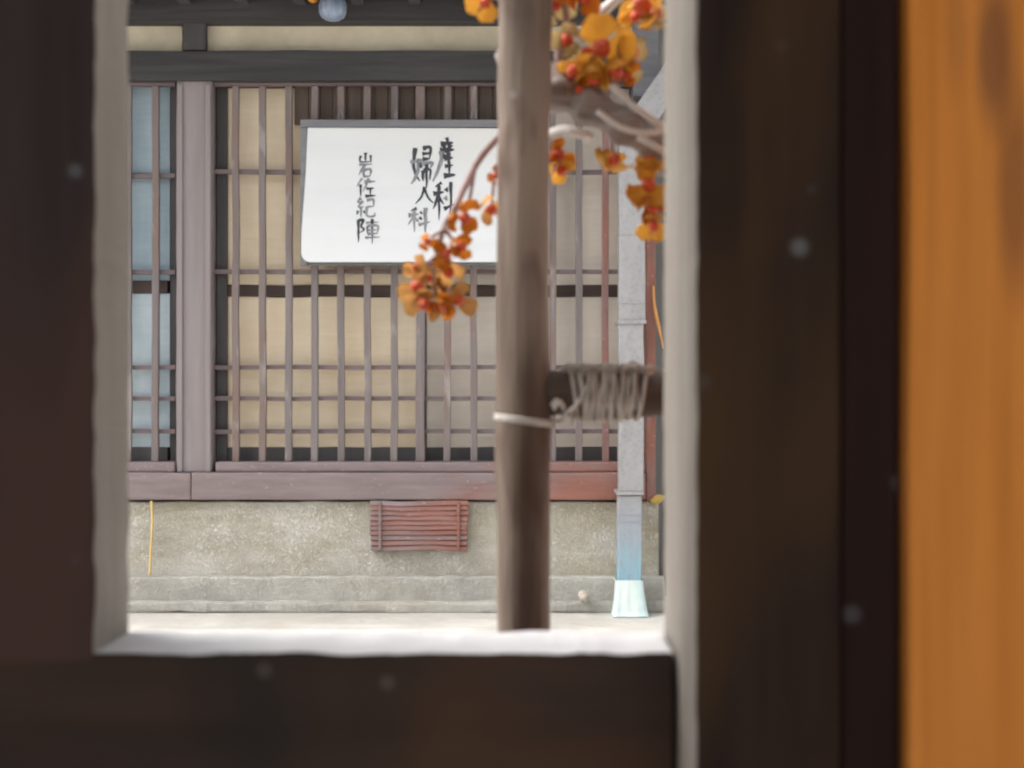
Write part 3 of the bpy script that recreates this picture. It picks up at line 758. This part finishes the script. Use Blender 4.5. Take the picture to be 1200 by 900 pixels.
# fruit: a lobed red aril held by three reflexed husk valves; r = 1 unit, axis +Z
def aril_mesh():
    bm = bmesh.new(); bmesh.ops.create_uvsphere(bm, u_segments=18, v_segments=12, radius=1)
    for v in bm.verts:
        an = math.atan2(v.co.y, v.co.x); s = math.hypot(v.co.x, v.co.y)
        v.co *= .43*(1-.10*s*(.5+.5*math.cos(3*an))); v.co.z = v.co.z*1.1-.02
    return mesh_of('berry', bm, m_aril, True)
aril_me = aril_mesh()
def husk_mesh(opening, mat, seed):
    rnd = random.Random(seed); bm = bmesh.new()
    for k in range(3):
        a0 = 2*math.pi*k/3+rnd.uniform(-.25, .25); op = opening*rnd.uniform(.8, 1.2); sz = rnd.uniform(.85, 1.15)
        rows = []
        for i in range(9):
            v = i/8
            th = .18+v*(1.80-.30*op)                       # climbs the side of the aril from its foot
            rr = (.84+op*.50*v**1.5)*sz
            curl = op*.45*max(0, v-.6)**1.2
            rad_ = rr*math.sin(min(th, 1.75))+curl
            z_ = -rr*math.cos(th)*(1-.35*op*v)+.05*op-.5*curl
            hw = 1.0*(1-abs(2*(.14+.80*v)-1)**3.2)**.5*(.82+.12*math.sin(9*v+k+seed))
            row = []
            for j in range(7):
                u = (j-3)/3
                an = a0+u*hw
                cup = 1-.16*op*u*u+.05*math.sin(u*5+v*4+k)
                row.append(bm.verts.new((rad_*cup*math.cos(an), rad_*cup*math.sin(an), z_+.16*op*u*u+.05*math.sin(3*u+5*v+seed))))
            rows.append(row)
        for r0_, r1_ in zip(rows, rows[1:]):
            for j in range(6): bm.faces.new((r0_[j], r0_[j+1], r1_[j+1], r1_[j]))
    bmesh.ops.solidify(bm, geom=bm.faces[:], thickness=.09)
    return mesh_of('husk', bm, mat, True)
HUSK = {}
for ci, (c, mt) in enumerate((('y', m_hy), ('o', m_ho), ('t', m_ht), ('b', m_hb))):
    for oi_, op in enumerate((.35, .75, 1.15)):
        for s in range(2): HUSK[c, oi_, s] = husk_mesh(op, mt, ci*17+oi_*5+s*3)
# px, py, size px (radius of the berry with husk closed), colour, opening, direction it faces, depth offset
FR = [
 (568, 4, 17, 'y', 1, (-.2, -.7, -.6), 0), (650, 6, 19, 'b', 1, (.5, -.8, -.2), .006), (664, -12, 16, 'o', 1, (0, -1, 0), 0), (686, -3, 20, 'o', 0, (.1, -.9, -.4), -.004),
 (752, 6, 25, 'y', 2, (-.7, -.5, .3), 0), (768, 16, 17, 'b', 1, (.4, -.6, .6), .005), (744, 20, 15, 'y', 1, (-.3, -.4, -.8), .004),
 (664, 47, 19, 'b', 0, (-.1, -1, -.25), 0), (705, 56, 27, 'y', 1, (.05, -1, .08), -.010), (688, 62, 18, 'b', 1, (-.7, -.4, .4), .002), (740, 62, 22, 'b', 1, (.75, -.65, -.1), 0),
 (672, 84, 20, 'y', 1, (-.6, -.3, -.7), -.004), (696, 92, 20, 'y', 0, (-.1, -.3, -.9), -.006), (722, 84, 20, 'y', 1, (.2, -.2, -.9), -.008), (735, 88, 15, 'o', 0, (.5, -.8, -.2), -.002), (679, 105, 12, 'o', 0, (0, -.9, -.5), -.004),
 (655, 180, 17, 'o', 1, (.6, -.8, -.1), .004), (658, 200, 15, 'y', 1, (.3, -.6, -.7), .004),
 (720, 187, 17, 'y', 1, (.3, -.4, .8), -.002), (762, 189, 17, 'y', 2, (0, -.3, .95), -.004), (760, 216, 20, 'y', 1, (.1, -1, -.05), -.008), (765, 244, 15, 'o', 1, (.3, -.7, -.6), -.003), (766, 266, 15, 'y', 1, (0, -.6, -.7), -.003),
 (580, 206, 10, 'o', 1, (-.6, -.6, .2), .004), (576, 246, 17, 't', 1, (.5, -.6, -.4), .004),
 (545, 256, 18, 'o', 1, (.45, -.75, -.5), .0), (501, 283, 11, 'o', 0, (.2, -1, .1), -.002), (541, 289, 16, 'o', 0, (.7, -.75, 0), -.003), (523, 297, 16, 'o', 1, (-.1, -.9, -.35), -.004),
 (489, 313, 15, 't', 1, (-.5, -.7, .4), .001), (526, 319, 18, 't', 1, (.3, -.7, -.55), .002), (488, 336, 19, 't', 2, (-.5, -.8, .1), -.002), (502, 326, 13, 't', 1, (.2, -.9, .3), .004),
 (498, 357, 20, 't', 1, (-.2, -.8, -.4), -.004), (517, 361, 17, 'o', 1, (.1, -.8, -.55), -.002), (538, 352, 18, 't', 2, (.45, -.85, -.15), .002), (521, 345, 12, 't', 1, (0, -.9, .3), .006),
]
for i, (px, py, s, c, op, dr, dd) in enumerate(FR):
    Yd = DB+dd-.006; r_ = s/F*Yd*(1.03 if px > 600 else .95)
    q = Vector(dr).normalized().to_track_quat('Z', 'Y') @ Matrix.Rotation(random.uniform(0, 6.28), 3, 'Z').to_quaternion()
    fo = link('fruit', aril_me, vine, P(px, py, Yd))
    fo.rotation_mode = 'QUATERNION'; fo.rotation_quaternion = q; fo.scale = (r_, r_, r_*random.uniform(.95, 1.1))
    h = bpy.data.objects.new('husk', HUSK[c, op, i % 2]); COL.objects.link(h); h.parent = fo
